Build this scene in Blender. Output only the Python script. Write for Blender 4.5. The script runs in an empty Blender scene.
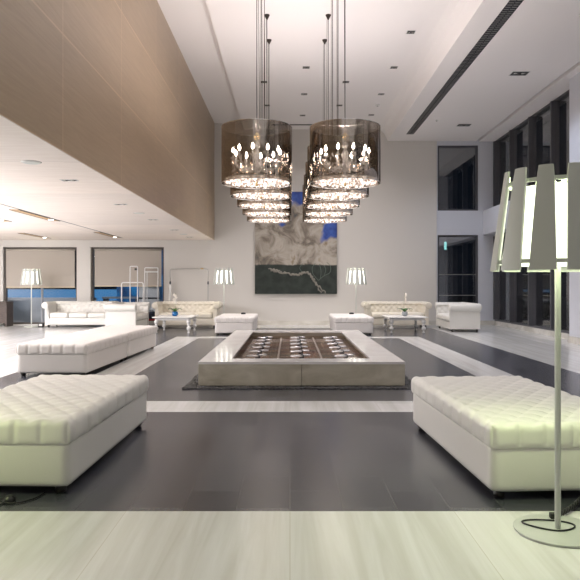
import bpy, math, random
from mathutils import Vector, Matrix
random.seed(7)
PI = math.pi
SC = bpy.context.scene
COL = SC.collection

# ------------------------------------------------------------------ camera
FPX, VPX, VPY, CH = 640.0, 290.0, 284.5, 1.3
cam = bpy.data.cameras.new('camera')
cam.sensor_width = 36.0
cam.lens = 36.0 * FPX / 580.0
cam.shift_y = -(290.0 - VPY) / 580.0
cam.clip_end = 300
co = bpy.data.objects.new('camera', cam)
COL.objects.link(co)
co.location = (0, 0, CH)
co.rotation_euler = (PI / 2, 0, 0)
SC.camera = co

# ------------------------------------------------------------------ mesh helpers
class MB:
    def __init__(s):
        s.v = []; s.f = []; s.m = []
    def add(s, vs, fs, mi=0):
        o = len(s.v)
        s.v += [tuple(p) for p in vs]
        s.f += [tuple(i + o for i in f) for f in fs]
        s.m += [mi] * len(fs)
    def box(s, x0, x1, y0, y1, z0, z1, mi=0):
        s.add([(x0, y0, z0), (x1, y0, z0), (x1, y1, z0), (x0, y1, z0), (x0, y0, z1), (x1, y0, z1), (x1, y1, z1), (x0, y1, z1)],
              [(3, 2, 1, 0), (4, 5, 6, 7), (0, 1, 5, 4), (1, 2, 6, 5), (2, 3, 7, 6), (3, 0, 4, 7)], mi)
        return s
    def lathe(s, prof, n=24, c=(0, 0, 0), mi=0, close=True):
        vs = []; fs = []
        for r, z in prof:
            for k in range(n):
                a = 2 * PI * k / n
                vs.append((c[0] + r * math.cos(a), c[1] + r * math.sin(a), c[2] + z))
        m = len(prof)
        for i in range(m - 1):
            for k in range(n):
                k2 = (k + 1) % n
                fs.append((i * n + k, i * n + k2, (i + 1) * n + k2, (i + 1) * n + k))
        if close:
            fs.append(tuple(range(n - 1, -1, -1)))
            fs.append(tuple((m - 1) * n + k for k in range(n)))
        s.add(vs, fs, mi)
        return s
    def ring(s, prof, n=32, c=(0, 0, 0), mi=0):
        """closed profile revolved (no caps)"""
        return s.lathe(list(prof) + [prof[0]], n, c, mi, close=False)
    def tube(s, pts, r, n=8, mi=0, closed=False):
        pts = [Vector(p) for p in pts]
        m = len(pts); vs = []; fs = []
        up = None
        for i, p in enumerate(pts):
            if closed:
                d = pts[(i + 1) % m] - pts[i - 1]
            else:
                d = pts[min(i + 1, m - 1)] - pts[max(i - 1, 0)]
            d.normalize()
            if up is None:
                up = Vector((0, 0, 1)) if abs(d.z) < 0.9 else Vector((1, 0, 0))
            a = d.cross(up)
            if a.length < 1e-5:
                a = d.cross(Vector((0.3, 1, 0.2)))
            a.normalize(); b = a.cross(d).normalized(); up = b
            rr = r[i] if isinstance(r, (list, tuple)) else r
            for k in range(n):
                t = 2 * PI * k / n
                vs.append(p + a * (rr * math.cos(t)) + b * (rr * math.sin(t)))
        rng = m if closed else m - 1
        for i in range(rng):
            j = (i + 1) % m
            for k in range(n):
                k2 = (k + 1) % n
                fs.append((i * n + k, j * n + k, j * n + k2, i * n + k2))
        if not closed:
            fs.append(tuple(range(n)))
            fs.append(tuple((m - 1) * n + k for k in range(n - 1, -1, -1)))
        s.add(vs, fs, mi)
        return s
    def octa(s, c, r, h, mi=0, rot=0.0):
        vs = [(c[0], c[1], c[2] + h)]
        for k in range(4):
            a = rot + k * PI / 2
            vs.append((c[0] + r * math.cos(a), c[1] + r * math.sin(a), c[2]))
        vs.append((c[0], c[1], c[2] - h))
        s.add(vs, [(0, 1, 2), (0, 2, 3), (0, 3, 4), (0, 4, 1), (5, 2, 1), (5, 3, 2), (5, 4, 3), (5, 1, 4)], mi)
        return s
    def rbox(s, x0, x1, y0, y1, z0, z1, r, nx=8, ny=8, nz=4, disp=None, mi=0):
        """rounded box from a gridded cube, optionally pushed along its normals"""
        idx = {}; vs = []; fs = []
        cx, cy, cz = (x0 + x1) / 2, (y0 + y1) / 2, (z0 + z1) / 2
        hx, hy, hz = (x1 - x0) / 2, (y1 - y0) / 2, (z1 - z0) / 2
        def lin(h, n, i):
            # extra samples inside the rounded rim
            t = -1 + 2 * i / n
            return h * t
        def vert(i, j, k):
            key = (i, j, k)
            if key in idx: return idx[key]
            p = Vector((lin(hx, nx, i), lin(hy, ny, j), lin(hz, nz, k)))
            c = Vector((max(-hx + r, min(hx - r, p.x)), max(-hy + r, min(hy - r, p.y)), max(-hz + r, min(hz - r, p.z))))
            d = p - c
            if d.length > 1e-9:
                nrm = d.normalized(); q = c + nrm * r
            else:
                nrm = Vector((0, 0, 0)); q = p
            if disp: q = q + nrm * disp(q, nrm)
            idx[key] = len(vs)
            vs.append((q.x + cx, q.y + cy, q.z + cz))
            return idx[key]
        for i in range(nx):
            for j in range(ny):
                fs.append((vert(i, j, nz), vert(i + 1, j, nz), vert(i + 1, j + 1, nz), vert(i, j + 1, nz)))
                fs.append((vert(i, j, 0), vert(i, j + 1, 0), vert(i + 1, j + 1, 0), vert(i + 1, j, 0)))
        for i in range(nx):
            for k in range(nz):
                fs.append((vert(i, 0, k), vert(i + 1, 0, k), vert(i + 1, 0, k + 1), vert(i, 0, k + 1)))
                fs.append((vert(i, ny, k), vert(i, ny, k + 1), vert(i + 1, ny, k + 1), vert(i + 1, ny, k)))
        for j in range(ny):
            for k in range(nz):
                fs.append((vert(0, j, k), vert(0, j, k + 1), vert(0, j + 1, k + 1), vert(0, j + 1, k)))
                fs.append((vert(nx, j, k), vert(nx, j + 1, k), vert(nx, j + 1, k + 1), vert(nx, j, k + 1)))
        s.add(vs, fs, mi)
        return s
    def xform(s, M, start=0):
        s.v = s.v[:start] + [tuple(M @ Vector(p)) for p in s.v[start:]]
        return s
    def build(s, name, mats, parent=None, smooth=False, bevel=0.0, angle=None):
        me = bpy.data.meshes.new(name)
        me.from_pydata(s.v, [], s.f)
        if not isinstance(mats, (list, tuple)): mats = [mats]
        for m in mats: me.materials.append(m)
        if len(mats) > 1: me.polygons.foreach_set('material_index', s.m)
        if smooth: me.polygons.foreach_set('use_smooth', [True] * len(s.f))
        me.update()
        if smooth and angle:
            try: me.set_sharp_from_angle(angle=math.radians(angle))
            except Exception: pass
        o = bpy.data.objects.new(name, me)
        COL.objects.link(o)
        if parent: o.parent = parent
        if bevel > 0:
            b = o.modifiers.new('bevel', 'BEVEL'); b.width = bevel; b.segments = 2; b.limit_method = 'ANGLE'
        return o

def tag(o, label, cat, group=None):
    o['label'] = label; o['category'] = cat
    if group: o['group'] = group
    return o
def thing(name, label, cat, loc=(0, 0, 0), rz=0.0, group=None, scale=1.0):
    o = bpy.data.objects.new(name, None)
    o.empty_display_size = 0.1
    COL.objects.link(o)
    o.location = loc; o.rotation_euler = (0, 0, rz); o.scale = (scale,) * 3
    return tag(o, label, cat, group)
def struct(o):
    o['kind'] = 'structure'; return o
def copy_tree(o, parent=None):
    c = o.copy(); COL.objects.link(c)
    if parent is not None: c.parent = parent
    for ch in list(KIDS.get(o.name, o.children)):
        copy_tree(ch, c)
    return c
KIDS = {}
def dup(root, label, loc, rz=0.0, scale=1.0, group=None):
    c = copy_tree(root)
    c.location = loc; c.rotation_euler = (0, 0, rz); c.scale = (scale,) * 3
    c['label'] = label
    if group: c['group'] = group
    return c

# ------------------------------------------------------------------ materials
def new_mat(name):
    m = bpy.data.materials.new(name); m.use_nodes = True
    nt = m.node_tree
    b = nt.nodes.get('Principled BSDF')
    return m, nt, b
def principled(name, col, rough=0.5, metal=0.0, spec=0.5, coat=0.0):
    m, nt, b = new_mat(name)
    b.inputs['Base Color'].default_value = (*col, 1)
    b.inputs['Roughness'].default_value = rough
    b.inputs['Metallic'].default_value = metal
    b.inputs['Specular IOR Level'].default_value = spec
    b.inputs['Coat Weight'].default_value = coat
    return m
def N(nt, t, **kw):
    n = nt.nodes.new(t)
    for k, v in kw.items(): setattr(n, k, v)
    return n
def ramp(nt, stops, interp='LINEAR'):
    r = N(nt, 'ShaderNodeValToRGB')
    r.color_ramp.interpolation = interp
    el = r.color_ramp.elements
    while len(el) < len(stops): el.new(0.5)
    for e, (p, c) in zip(el, stops):
        e.position = p; e.color = (*c, 1) if len(c) == 3 else c
    return r
def mapped(nt, scale, rot=(0, 0, 0), kind='Object'):
    tc = N(nt, 'ShaderNodeTexCoord'); mp = N(nt, 'ShaderNodeMapping')
    mp.inputs['Scale'].default_value = scale
    mp.inputs['Rotation'].default_value = rot
    nt.links.new(tc.outputs[kind], mp.inputs['Vector'])
    return mp
def mixc(nt, fac, a, b, mode='MIX'):
    x = N(nt, 'ShaderNodeMix', data_type='RGBA', blend_type=mode)
    for sock, val in ((0, fac), (6, a), (7, b)):
        if hasattr(val, 'is_output'): nt.links.new(val, x.inputs[sock])
        elif sock == 0: x.inputs[0].default_value = val
        else: x.inputs[sock].default_value = (*val, 1)
    return x.outputs[2]
def emission(name, col, st):
    m = bpy.data.materials.new(name); m.use_nodes = True
    nt = m.node_tree; nt.nodes.clear()
    e = N(nt, 'ShaderNodeEmission'); o = N(nt, 'ShaderNodeOutputMaterial')
    e.inputs[0].default_value = (*col, 1); e.inputs[1].default_value = st
    nt.links.new(e.outputs[0], o.inputs[0])
    return m

def marble(name, base, vein, rough, brick=None, grain_scale=(5.0, 0.5, 5.0), vein_amt=0.5, joint=(0.55, 0.53, 0.48)):
    m, nt, b = new_mat(name)
    mp = mapped(nt, grain_scale)
    n1 = N(nt, 'ShaderNodeTexNoise'); n1.inputs['Scale'].default_value = 1.3; n1.inputs['Detail'].default_value = 6; n1.inputs['Roughness'].default_value = 0.6; n1.inputs['Distortion'].default_value = 0.6
    nt.links.new(mp.outputs[0], n1.inputs['Vector'])
    r1 = ramp(nt, [(0.36, (0, 0, 0)), (0.66, (1, 1, 1))])
    nt.links.new(n1.outputs['Fac'], r1.inputs[0])
    col = mixc(nt, r1.outputs[0], vein, base)
    col = mixc(nt, vein_amt, base, col)
    if brick:
        bw, bh, rot, off = brick
        mb = mapped(nt, (1, 1, 1), (0, 0, rot))
        br = N(nt, 'ShaderNodeTexBrick'); br.offset = off
        br.inputs['Scale'].default_value = 1.0
        br.inputs['Brick Width'].default_value = bw; br.inputs['Row Height'].default_value = bh
        br.inputs['Mortar Size'].default_value = 0.0025; br.inputs['Mortar Smooth'].default_value = 0.0
        br.inputs['Color1'].default_value = (1, 1, 1, 1); br.inputs['Color2'].default_value = (0.86, 0.87, 0.86, 1)
        br.inputs['Mortar'].default_value = (*joint, 1)
        nt.links.new(mb.outputs[0], br.inputs['Vector'])
        col = mixc(nt, 1.0, col, br.outputs['Color'], 'MULTIPLY')
    nt.links.new(col, b.inputs['Base Color'])
    b.inputs['Roughness'].default_value = rough
    return m

M = {}
M['marble_floor'] = marble('white_marble_floor', (0.79, 0.785, 0.785), (0.62, 0.61, 0.58), 0.15, brick=(7.0, 0.94, PI / 2, 0.37), grain_scale=(7.0, 0.35, 5.0), vein_amt=0.8, joint=(0.75, 0.73, 0.68))
M['marble'] = marble('white_marble', (0.74, 0.72, 0.67), (0.47, 0.44, 0.38), 0.14, grain_scale=(1.3, 1.3, 2.5), vein_amt=0.7)
M['marble_side'] = marble('veined_marble', (0.62, 0.58, 0.49), (0.40, 0.36, 0.28), 0.25, grain_scale=(1.4, 1.4, 3.4), vein_amt=0.8)

# slate floor
m, nt, b = new_mat('dark_slate_floor')
mb = mapped(nt, (1, 1, 1), (0, 0, PI / 2))
br = N(nt, 'ShaderNodeTexBrick'); br.offset = 0.5
br.inputs['Scale'].default_value = 1.0
br.inputs['Brick Width'].default_value = 0.62; br.inputs['Row Height'].default_value = 0.31
br.inputs['Mortar Size'].default_value = 0.002; br.inputs['Mortar Smooth'].default_value = 0
br.inputs['Color1'].default_value = (0.032, 0.034, 0.046, 1); br.inputs['Color2'].default_value = (0.086, 0.088, 0.104, 1)
br.inputs['Mortar'].default_value = (0.105, 0.10, 0.10, 1)
nt.links.new(mb.outputs[0], br.inputs['Vector'])
mp = mapped(nt, (1, 1, 1))
n1 = N(nt, 'ShaderNodeTexNoise'); n1.inputs['Scale'].default_value = 55; n1.inputs['Detail'].default_value = 8; n1.inputs['Roughness'].default_value = 0.7
nt.links.new(mp.outputs[0], n1.inputs['Vector'])
r1 = ramp(nt, [(0.3, (0.72, 0.72, 0.72)), (0.7, (1.25, 1.25, 1.22))]); nt.links.new(n1.outputs['Fac'], r1.inputs[0])
nt.links.new(mixc(nt, 1.0, br.outputs['Color'], r1.outputs[0], 'MULTIPLY'), b.inputs['Base Color'])
mr = N(nt, 'ShaderNodeMapRange'); mr.inputs[3].default_value = 0.19; mr.inputs[4].default_value = 0.30
nt.links.new(n1.outputs['Fac'], mr.inputs[0]); nt.links.new(mr.outputs[0], b.inputs['Roughness'])
b.inputs['Specular IOR Level'].default_value = 0.95
M['slate'] = m

def plaster(name, col, rough=0.8):
    m, nt, b = new_mat(name)
    mp = mapped(nt, (1, 1, 1))
    n1 = N(nt, 'ShaderNodeTexNoise'); n1.inputs['Scale'].default_value = 60; n1.inputs['Detail'].default_value = 3
    nt.links.new(mp.outputs[0], n1.inputs['Vector'])
    bp = N(nt, 'ShaderNodeBump'); bp.inputs['Strength'].default_value = 0.04; bp.inputs['Distance'].default_value = 0.01
    nt.links.new(n1.outputs['Fac'], bp.inputs['Height']); nt.links.new(bp.outputs[0], b.inputs['Normal'])
    b.inputs['Base Color'].default_value = (*col, 1); b.inputs['Roughness'].default_value = rough
    b.inputs['Specular IOR Level'].default_value = 0.25
    return m
M['wall'] = plaster('warm_white_plaster', (0.66, 0.635, 0.60))
M['wall_cool'] = plaster('cool_white_plaster', (0.63, 0.645, 0.70))
M['ceil'] = plaster('white_ceiling_plaster', (0.82, 0.79, 0.78))

def wood_panel(name, c1, c2, axis, bw, bh, off, rough, grain, origin=(0, 0, 0), line=0.55):
    """veneer with thin seams; axis: 'yz' for a side wall, 'xy' for a ceiling"""
    m, nt, b = new_mat(name)
    tc = N(nt, 'ShaderNodeTexCoord'); sp = N(nt, 'ShaderNodeSeparateXYZ'); cb = N(nt, 'ShaderNodeCombineXYZ')
    nt.links.new(tc.outputs['Object'], sp.inputs[0])
    ia, ib = {'yz': (1, 2), 'xy': (0, 1)}[axis]
    for src, dst, o in ((ia, 0, origin[0]), (ib, 1, origin[1])):
        ad = N(nt, 'ShaderNodeMath', operation='ADD'); ad.inputs[1].default_value = o
        nt.links.new(sp.outputs[src], ad.inputs[0]); nt.links.new(ad.outputs[0], cb.inputs[dst])
    br = N(nt, 'ShaderNodeTexBrick'); br.offset = off
    br.inputs['Scale'].default_value = 1.0
    br.inputs['Brick Width'].default_value = bw; br.inputs['Row Height'].default_value = bh
    br.inputs['Mortar Size'].default_value = 0.010; br.inputs['Mortar Smooth'].default_value = 0
    br.inputs['Color1'].default_value = (1, 1, 1, 1); br.inputs['Color2'].default_value = (0.84, 0.85, 0.86, 1)
    br.inputs['Mortar'].default_value = (line, line, line, 1)
    nt.links.new(cb.outputs[0], br.inputs['Vector'])
    mp = N(nt, 'ShaderNodeMapping'); mp.inputs['Scale'].default_value = grain
    nt.links.new(tc.outputs['Object'], mp.inputs['Vector'])
    n1 = N(nt, 'ShaderNodeTexNoise'); n1.inputs['Scale'].default_value = 2.2; n1.inputs['Detail'].default_value = 5; n1.inputs['Distortion'].default_value = 1.2
    nt.links.new(mp.outputs[0], n1.inputs['Vector'])
    r1 = ramp(nt, [(0.35, c1), (0.65, c2)]); nt.links.new(n1.outputs['Fac'], r1.inputs[0])
    nt.links.new(mixc(nt, 1.0, r1.outputs[0], br.outputs['Color'], 'MULTIPLY'), b.inputs['Base Color'])
    b.inputs['Roughness'].default_value = rough
    return m
M['bulkhead'] = wood_panel('oak_veneer_panels', (0.38, 0.276, 0.178), (0.43, 0.318, 0.208), 'yz', 2.37, 1.25, 0.0, 0.30, (6, 0.5, 9.0), origin=(-6.82, -2.72), line=1.25)
M['low_ceil'] = wood_panel('pale_wood_ceiling', (0.77, 0.68, 0.61), (0.83, 0.745, 0.68), 'xy', 3.0, 2.6, 0.0, 0.55, (0.6, 6.0, 1.0), origin=(2.42, 0.4), line=0.78)
M['dark_wood'] = wood_panel('dark_wenge', (0.050, 0.034, 0.028), (0.085, 0.060, 0.048), 'xy', 9, 9, 0.0, 0.4, (2, 9, 9))

def leather(name, col, rough):
    m, nt, b = new_mat(name)
    mp = mapped(nt, (1, 1, 1))
    n1 = N(nt, 'ShaderNodeTexVoronoi'); n1.inputs['Scale'].default_value = 240
    nt.links.new(mp.outputs[0], n1.inputs['Vector'])
    n2 = N(nt, 'ShaderNodeTexNoise'); n2.inputs['Scale'].default_value = 7; n2.inputs['Detail'].default_value = 4
    nt.links.new(mp.outputs[0], n2.inputs['Vector'])
    ad = N(nt, 'ShaderNodeMath', operation='MULTIPLY_ADD'); ad.inputs[1].default_value = 3.0
    nt.links.new(n2.outputs['Fac'], ad.inputs[0]); nt.links.new(n1.outputs['Distance'], ad.inputs[2])
    bp = N(nt, 'ShaderNodeBump'); bp.inputs['Strength'].default_value = 0.12; bp.inputs['Distance'].default_value = 0.01
    nt.links.new(ad.outputs[0], bp.inputs['Height']); nt.links.new(bp.outputs[0], b.inputs['Normal'])
    b.inputs['Base Color'].default_value = (*col, 1); b.inputs['Roughness'].default_value = rough
    return m
M['leather'] = leather('white_leather', (0.78, 0.765, 0.72), 0.38)
M['leather_matt'] = leather('matt_white_leather', (0.72, 0.69, 0.665), 0.6)
M['leather_cream'] = leather('cream_leather', (0.74, 0.69, 0.59), 0.38)
M['button'] = principled('leather_button', (0.45, 0.43, 0.38), 0.5)
M['black'] = principled('black_plastic', (0.012, 0.012, 0.013), 0.4)
M['foot'] = principled('dark_foot', (0.018, 0.015, 0.013), 0.35)
M['white_paint'] = principled('white_lacquer', (0.80, 0.79, 0.77), 0.25)
M['lamp_white'] = principled('white_powder_coat', (0.54, 0.56, 0.52), 0.42)
M['chrome'] = principled('polished_chrome', (0.82, 0.82, 0.84), 0.14, 1.0)
M['steel'] = principled('brushed_steel', (0.55, 0.54, 0.52), 0.32, 1.0)
M['white_metal'] = principled('white_tube', (0.82, 0.82, 0.82), 0.3)
M['grid'] = principled('grey_grid', (0.30, 0.27, 0.26), 0.4, 0.3)
M['rim'] = marble('pale_rim_marble', (0.84, 0.82, 0.82), (0.66, 0.63, 0.61), 0.10, grain_scale=(1.3, 1.3, 2.5), vein_amt=0.6)
M['dish'] = principled('satin_white_dish', (0.80, 0.80, 0.82), 0.25, 0.5)
M['bronze'] = principled('dark_bronze', (0.06, 0.05, 0.042), 0.4, 0.6)
M['gold'] = principled('brass', (0.75, 0.55, 0.25), 0.25, 1.0)
M['trough'] = principled('warm_wood_trough', (0.42, 0.27, 0.13), 0.5)
M['dark'] = principled('dark_recess', (0.02, 0.02, 0.022), 0.6)
M['frame_dark'] = principled('anthracite_frame', (0.085, 0.085, 0.095), 0.45)
M['frame_brown'] = principled('bronze_window_frame', (0.085, 0.068, 0.055), 0.45)
M['blind'] = principled('beige_blind_fabric', (0.45, 0.405, 0.355), 0.85)
M['leaf'] = principled('orchid_leaf', (0.05, 0.14, 0.03), 0.4)
M['petal'] = principled('orchid_petal', (0.85, 0.80, 0.72), 0.6)
M['stem'] = principled('orchid_stem', (0.25, 0.24, 0.10), 0.5)
M['pot_blue'] = principled('cobalt_glaze', (0.01, 0.13, 0.36), 0.12)
M['pot_grey'] = principled('pale_grey_glaze', (0.42, 0.44, 0.46), 0.12)
M['red'] = principled('red_band', (0.55, 0.03, 0.04), 0.5)
M['navy'] = principled('navy_canvas', (0.02, 0.03, 0.06), 0.7)
M['pebble'] = principled('dark_pebble', (0.055, 0.052, 0.050), 0.35)
M['outdoor_grey'] = principled('grey_render', (0.30, 0.31, 0.33), 0.8)
M['outdoor_dark'] = principled('dark_paving', (0.03, 0.03, 0.035), 0.7)

# drum film: smoky two-way mirror
def drum_mat():
    m = bpy.data.materials.new('smoky_mirror_film'); m.use_nodes = True
    nt = m.node_tree; nt.nodes.clear()
    o = N(nt, 'ShaderNodeOutputMaterial'); mx = N(nt, 'ShaderNodeMixShader')
    tr = N(nt, 'ShaderNodeBsdfTransparent'); tr.inputs[0].default_value = (0.72, 0.68, 0.64, 1)
    gl = N(nt, 'ShaderNodeBsdfGlossy'); gl.inputs[0].default_value = (0.86, 0.82, 0.78, 1); gl.inputs['Roughness'].default_value = 0.03
    lw = N(nt, 'ShaderNodeLayerWeight'); lw.inputs[0].default_value = 0.35
    mr = N(nt, 'ShaderNodeMapRange'); mr.inputs[3].default_value = 0.18; mr.inputs[4].default_value = 0.65
    nt.links.new(lw.outputs['Fresnel'], mr.inputs[0]); nt.links.new(mr.outputs[0], mx.inputs[0])
    nt.links.new(tr.outputs[0], mx.inputs[1]); nt.links.new(gl.outputs[0], mx.inputs[2]); nt.links.new(mx.outputs[0], o.inputs[0])
    return m
M['drum'] = drum_mat()
def pane_mat(name, tint, base, top):
    m = bpy.data.materials.new(name); m.use_nodes = True
    nt = m.node_tree; nt.nodes.clear()
    o = N(nt, 'ShaderNodeOutputMaterial'); mx = N(nt, 'ShaderNodeMixShader')
    tr = N(nt, 'ShaderNodeBsdfTransparent'); tr.inputs[0].default_value = (*tint, 1)
    gl = N(nt, 'ShaderNodeBsdfGlossy'); gl.inputs['Roughness'].default_value = 0.0
    lw = N(nt, 'ShaderNodeLayerWeight'); lw.inputs[0].default_value = 0.3
    mr = N(nt, 'ShaderNodeMapRange'); mr.inputs[3].default_value = base; mr.inputs[4].default_value = top
    nt.links.new(lw.outputs['Fresnel'], mr.inputs[0]); nt.links.new(mr.outputs[0], mx.inputs[0])
    nt.links.new(tr.outputs[0], mx.inputs[1]); nt.links.new(gl.outputs[0], mx.inputs[2]); nt.links.new(mx.outputs[0], o.inputs[0])
    return m
M['pane'] = pane_mat('window_glass', (0.80, 0.82, 0.84), 0.26, 0.65)
M['pane_clear'] = pane_mat('clear_window_glass', (0.9, 0.92, 0.94), 0.02, 0.4)
M['crystal'] = pane_mat('cut_crystal', (0.93, 0.93, 0.95), 0.22, 0.85)
def crystal_mat():
    m = pane_mat('cut_crystal', (0.93, 0.93, 0.95), 0.22, 0.85); nt = m.node_tree
    out = [n for n in nt.nodes if n.type == 'OUTPUT_MATERIAL'][0]; mx0 = [n for n in nt.nodes if n.type == 'MIX_SHADER'][0]
    d = N(nt, 'ShaderNodeBsdfDiffuse'); d.inputs[0].default_value = (0.9, 0.88, 0.86, 1); t_ = N(nt, 'ShaderNodeBsdfTranslucent'); t_.inputs[0].default_value = (0.9, 0.88, 0.86, 1)
    ad = N(nt, 'ShaderNodeMixShader'); ad.inputs[0].default_value = 0.5; nt.links.new(d.outputs[0], ad.inputs[1]); nt.links.new(t_.outputs[0], ad.inputs[2])
    mx = N(nt, 'ShaderNodeMixShader'); mx.inputs[0].default_value = 0.4
    nt.links.new(mx0.outputs[0], mx.inputs[1]); nt.links.new(ad.outputs[0], mx.inputs[2]); nt.links.new(mx.outputs[0], out.inputs[0])
    return m
M['crystal'] = crystal_mat()
M['water'] = pane_mat('still_water', (0.93, 0.90, 0.88), 0.01, 0.2)

# glowing crystal layer: light put into each crystal as emission of random strength
def crystal_glow(name, col1, col2, s0, s1):
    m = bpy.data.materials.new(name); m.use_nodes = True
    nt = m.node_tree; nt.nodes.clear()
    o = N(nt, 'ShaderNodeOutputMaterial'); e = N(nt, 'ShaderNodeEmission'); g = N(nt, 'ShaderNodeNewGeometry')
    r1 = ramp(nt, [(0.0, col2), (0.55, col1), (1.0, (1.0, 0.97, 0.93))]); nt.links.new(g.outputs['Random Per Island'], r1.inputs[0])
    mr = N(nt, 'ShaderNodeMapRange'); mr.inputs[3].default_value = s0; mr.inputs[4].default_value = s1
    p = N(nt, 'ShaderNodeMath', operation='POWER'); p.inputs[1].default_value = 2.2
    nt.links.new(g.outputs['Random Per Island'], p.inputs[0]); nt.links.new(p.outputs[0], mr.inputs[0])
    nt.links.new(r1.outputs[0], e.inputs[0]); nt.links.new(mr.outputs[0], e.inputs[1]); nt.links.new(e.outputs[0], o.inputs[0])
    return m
M['crystal_glow'] = crystal_glow('glowing_crystals', (1.0, 0.82, 0.70), (0.55, 0.33, 0.22), 0.75, 2.6)
M['bulb'] = emission('candle_bulb_glow', (1.0, 0.94, 0.90), 70.0)
M['diffuser'] = emission('lamp_diffuser_glow', (0.95, 1.0, 0.74), 2.7)
M['diffuser_far'] = emission('lamp_diffuser_glow_warm', (1.0, 0.96, 0.86), 3.6)

# ------------------------------------------------------------------ room shell
YB, XL, XR, YF = 20.5, -13.0, 6.66, -5.0
xs = [XL, -4.05, -2.82, -2.23, 2.64, 3.2, 4.22, 7.2]
ys = [YF, 3.67, 6.53, 7.14, 15.5, 15.95, 19.2, YB + 0.3]
fl = MB()
for j in range(len(ys) - 1):
    for i in range(len(xs) - 1):
        xc = (xs[i] + xs[i + 1]) / 2; yc = (ys[j] + ys[j + 1]) / 2
        inner = -4.05 < xc < 4.22
        d = 0
        if inner and yc > 3.67:
            if yc < 6.53 or 15.95 < yc < 19.2: d = 1
            elif 7.14 < yc < 15.5: d = 0 if (-2.82 < xc < -2.23 or 2.64 < xc < 3.2) else 1
            elif not (-2.82 < xc < 3.2): d = 1
            if yc > 19.2: d = 0
        fl.add([(xs[i], ys[j], 0), (xs[i + 1], ys[j], 0), (xs[i + 1], ys[j + 1], 0), (xs[i], ys[j + 1], 0)], [(0, 1, 2, 3)], d)
struct(fl.build('floor', [M['marble_floor'], M['slate']]))

def wall_cells(mb, x0, x1, z0, z1, y0, y1, holes):
    xs = sorted({x0, x1, *[h[0] for h in holes], *[h[1] for h in holes]})
    zs = sorted({z0, z1, *[h[2] for h in holes], *[h[3] for h in holes]})
    for i in range(len(xs) - 1):
        for j in range(len(zs) - 1):
            xc, zc = (xs[i] + xs[i + 1]) / 2, (zs[j] + zs[j + 1]) / 2
            if any(h[0] < xc < h[1] and h[2] < zc < h[3] for h in holes): continue
            mb.box(xs[i], xs[i + 1], y0, y1, zs[j], zs[j + 1])
W1 = (-9.20, -6.83, 0.02, 2.50); W2 = (-6.39, -4.04, 0.02, 2.50)
W3 = (4.74, 6.05, 0.14, 2.89); W4 = (4.74, 6.05, 3.67, 5.77)
mb = MB(); wall_cells(mb, XL, 4.70, 0, 6.9, YB, YB + 0.3, [W1, W2])
struct(mb.build('wall_back', M['wall']))
mb = MB(); wall_cells(mb, 4.70, XR + 0.3, 0, 6.9, YB + 0.04, YB + 0.3, [W3, W4])
struct(mb.build('wall_back_right', M['wall_cool']))
struct(MB().box(XL - 0.2, XL, YF, YB + 0.3, 0, 6.9).build('wall_left', M['wall']))
struct(MB().box(XL, XR + 0.3, YF - 0.2, YF, 0, 6.9).build('wall_front', M['wall']))
# panelled bulkhead over the low-ceilinged side
struct(MB().box(-2.62, -2.42, YF, YB, 2.72, 6.75).build('wall_bulkhead', M['bulkhead']))
struct(MB().box(XL, -2.62, YF, YB, 2.72, 2.95).build('ceiling_low', M['low_ceil']))
struct(MB().box(-2.62, -2.42, YF, YB, 2.715, 2.72).build('ceiling_low_edge', M['low_ceil']))
# high ceiling: profile extruded along the hall
prof = [(-2.42, 6.47), (-1.48, 6.47), (-1.48, 6.27), (2.55, 6.27), (2.80, 6.255), (2.93, 6.21), (3.02, 6.12), (3.13, 5.90), (5.97, 5.90), (5.97, 6.05), (6.06, 6.05), (6.06, 5.885), (XR + 0.3, 5.885), (XR + 0.3, 7.0), (-2.42, 7.0)]
mb = MB(); n = len(prof)
mb.add([(x, YF, z) for x, z in prof] + [(x, YB + 0.1, z) for x, z in prof],
       [(i, (i + 1) % n, n + (i + 1) % n, n + i) for i in range(n)])
struct(mb.build('ceiling', M['ceil']))
# right side: pillars, floor-edge beam, sill
mb = MB()
for y0, y1 in ((12.6, 14.32), (4.6, 6.2), (-3.4, -1.8)): mb.box(6.25, XR + 0.02, y0, y1, 0, 5.9)
struct(mb.build('wall_right', M['wall_cool']))
struct(MB().box(6.19, XR + 0.05, YF, YB + 0.06, 2.89, 3.67).build('trim_1', M['wall_cool'], bevel=0.01))
mb = MB()
for y0, y1 in ((14.32, YB), (6.2, 12.6), (-1.8, 4.6)): mb.box(6.56, XR + 0.06, y0, y1, 0, 0.14)
struct(mb.build('baseboard_right', M['marble']))
mb = MB(); mb.box(6.23, 6.26, 12.58, 14.34, 0, 0.15); mb.box(6.23, XR, 14.32, 14.345, 0, 0.15)
struct(mb.build('baseboard_pillar', M['marble']))
mb = MB()
for x0, x1 in ((XL, -9.25), (-6.80, -6.42), (-4.0, 4.70)): mb.box(x0, x1, YB - 0.02, YB, 0, 0.14)
mb.box(4.70, XR, YB + 0.015, YB + 0.04, 0, 0.14)
struct(mb.build('baseboard_back', M['marble']))

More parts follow.
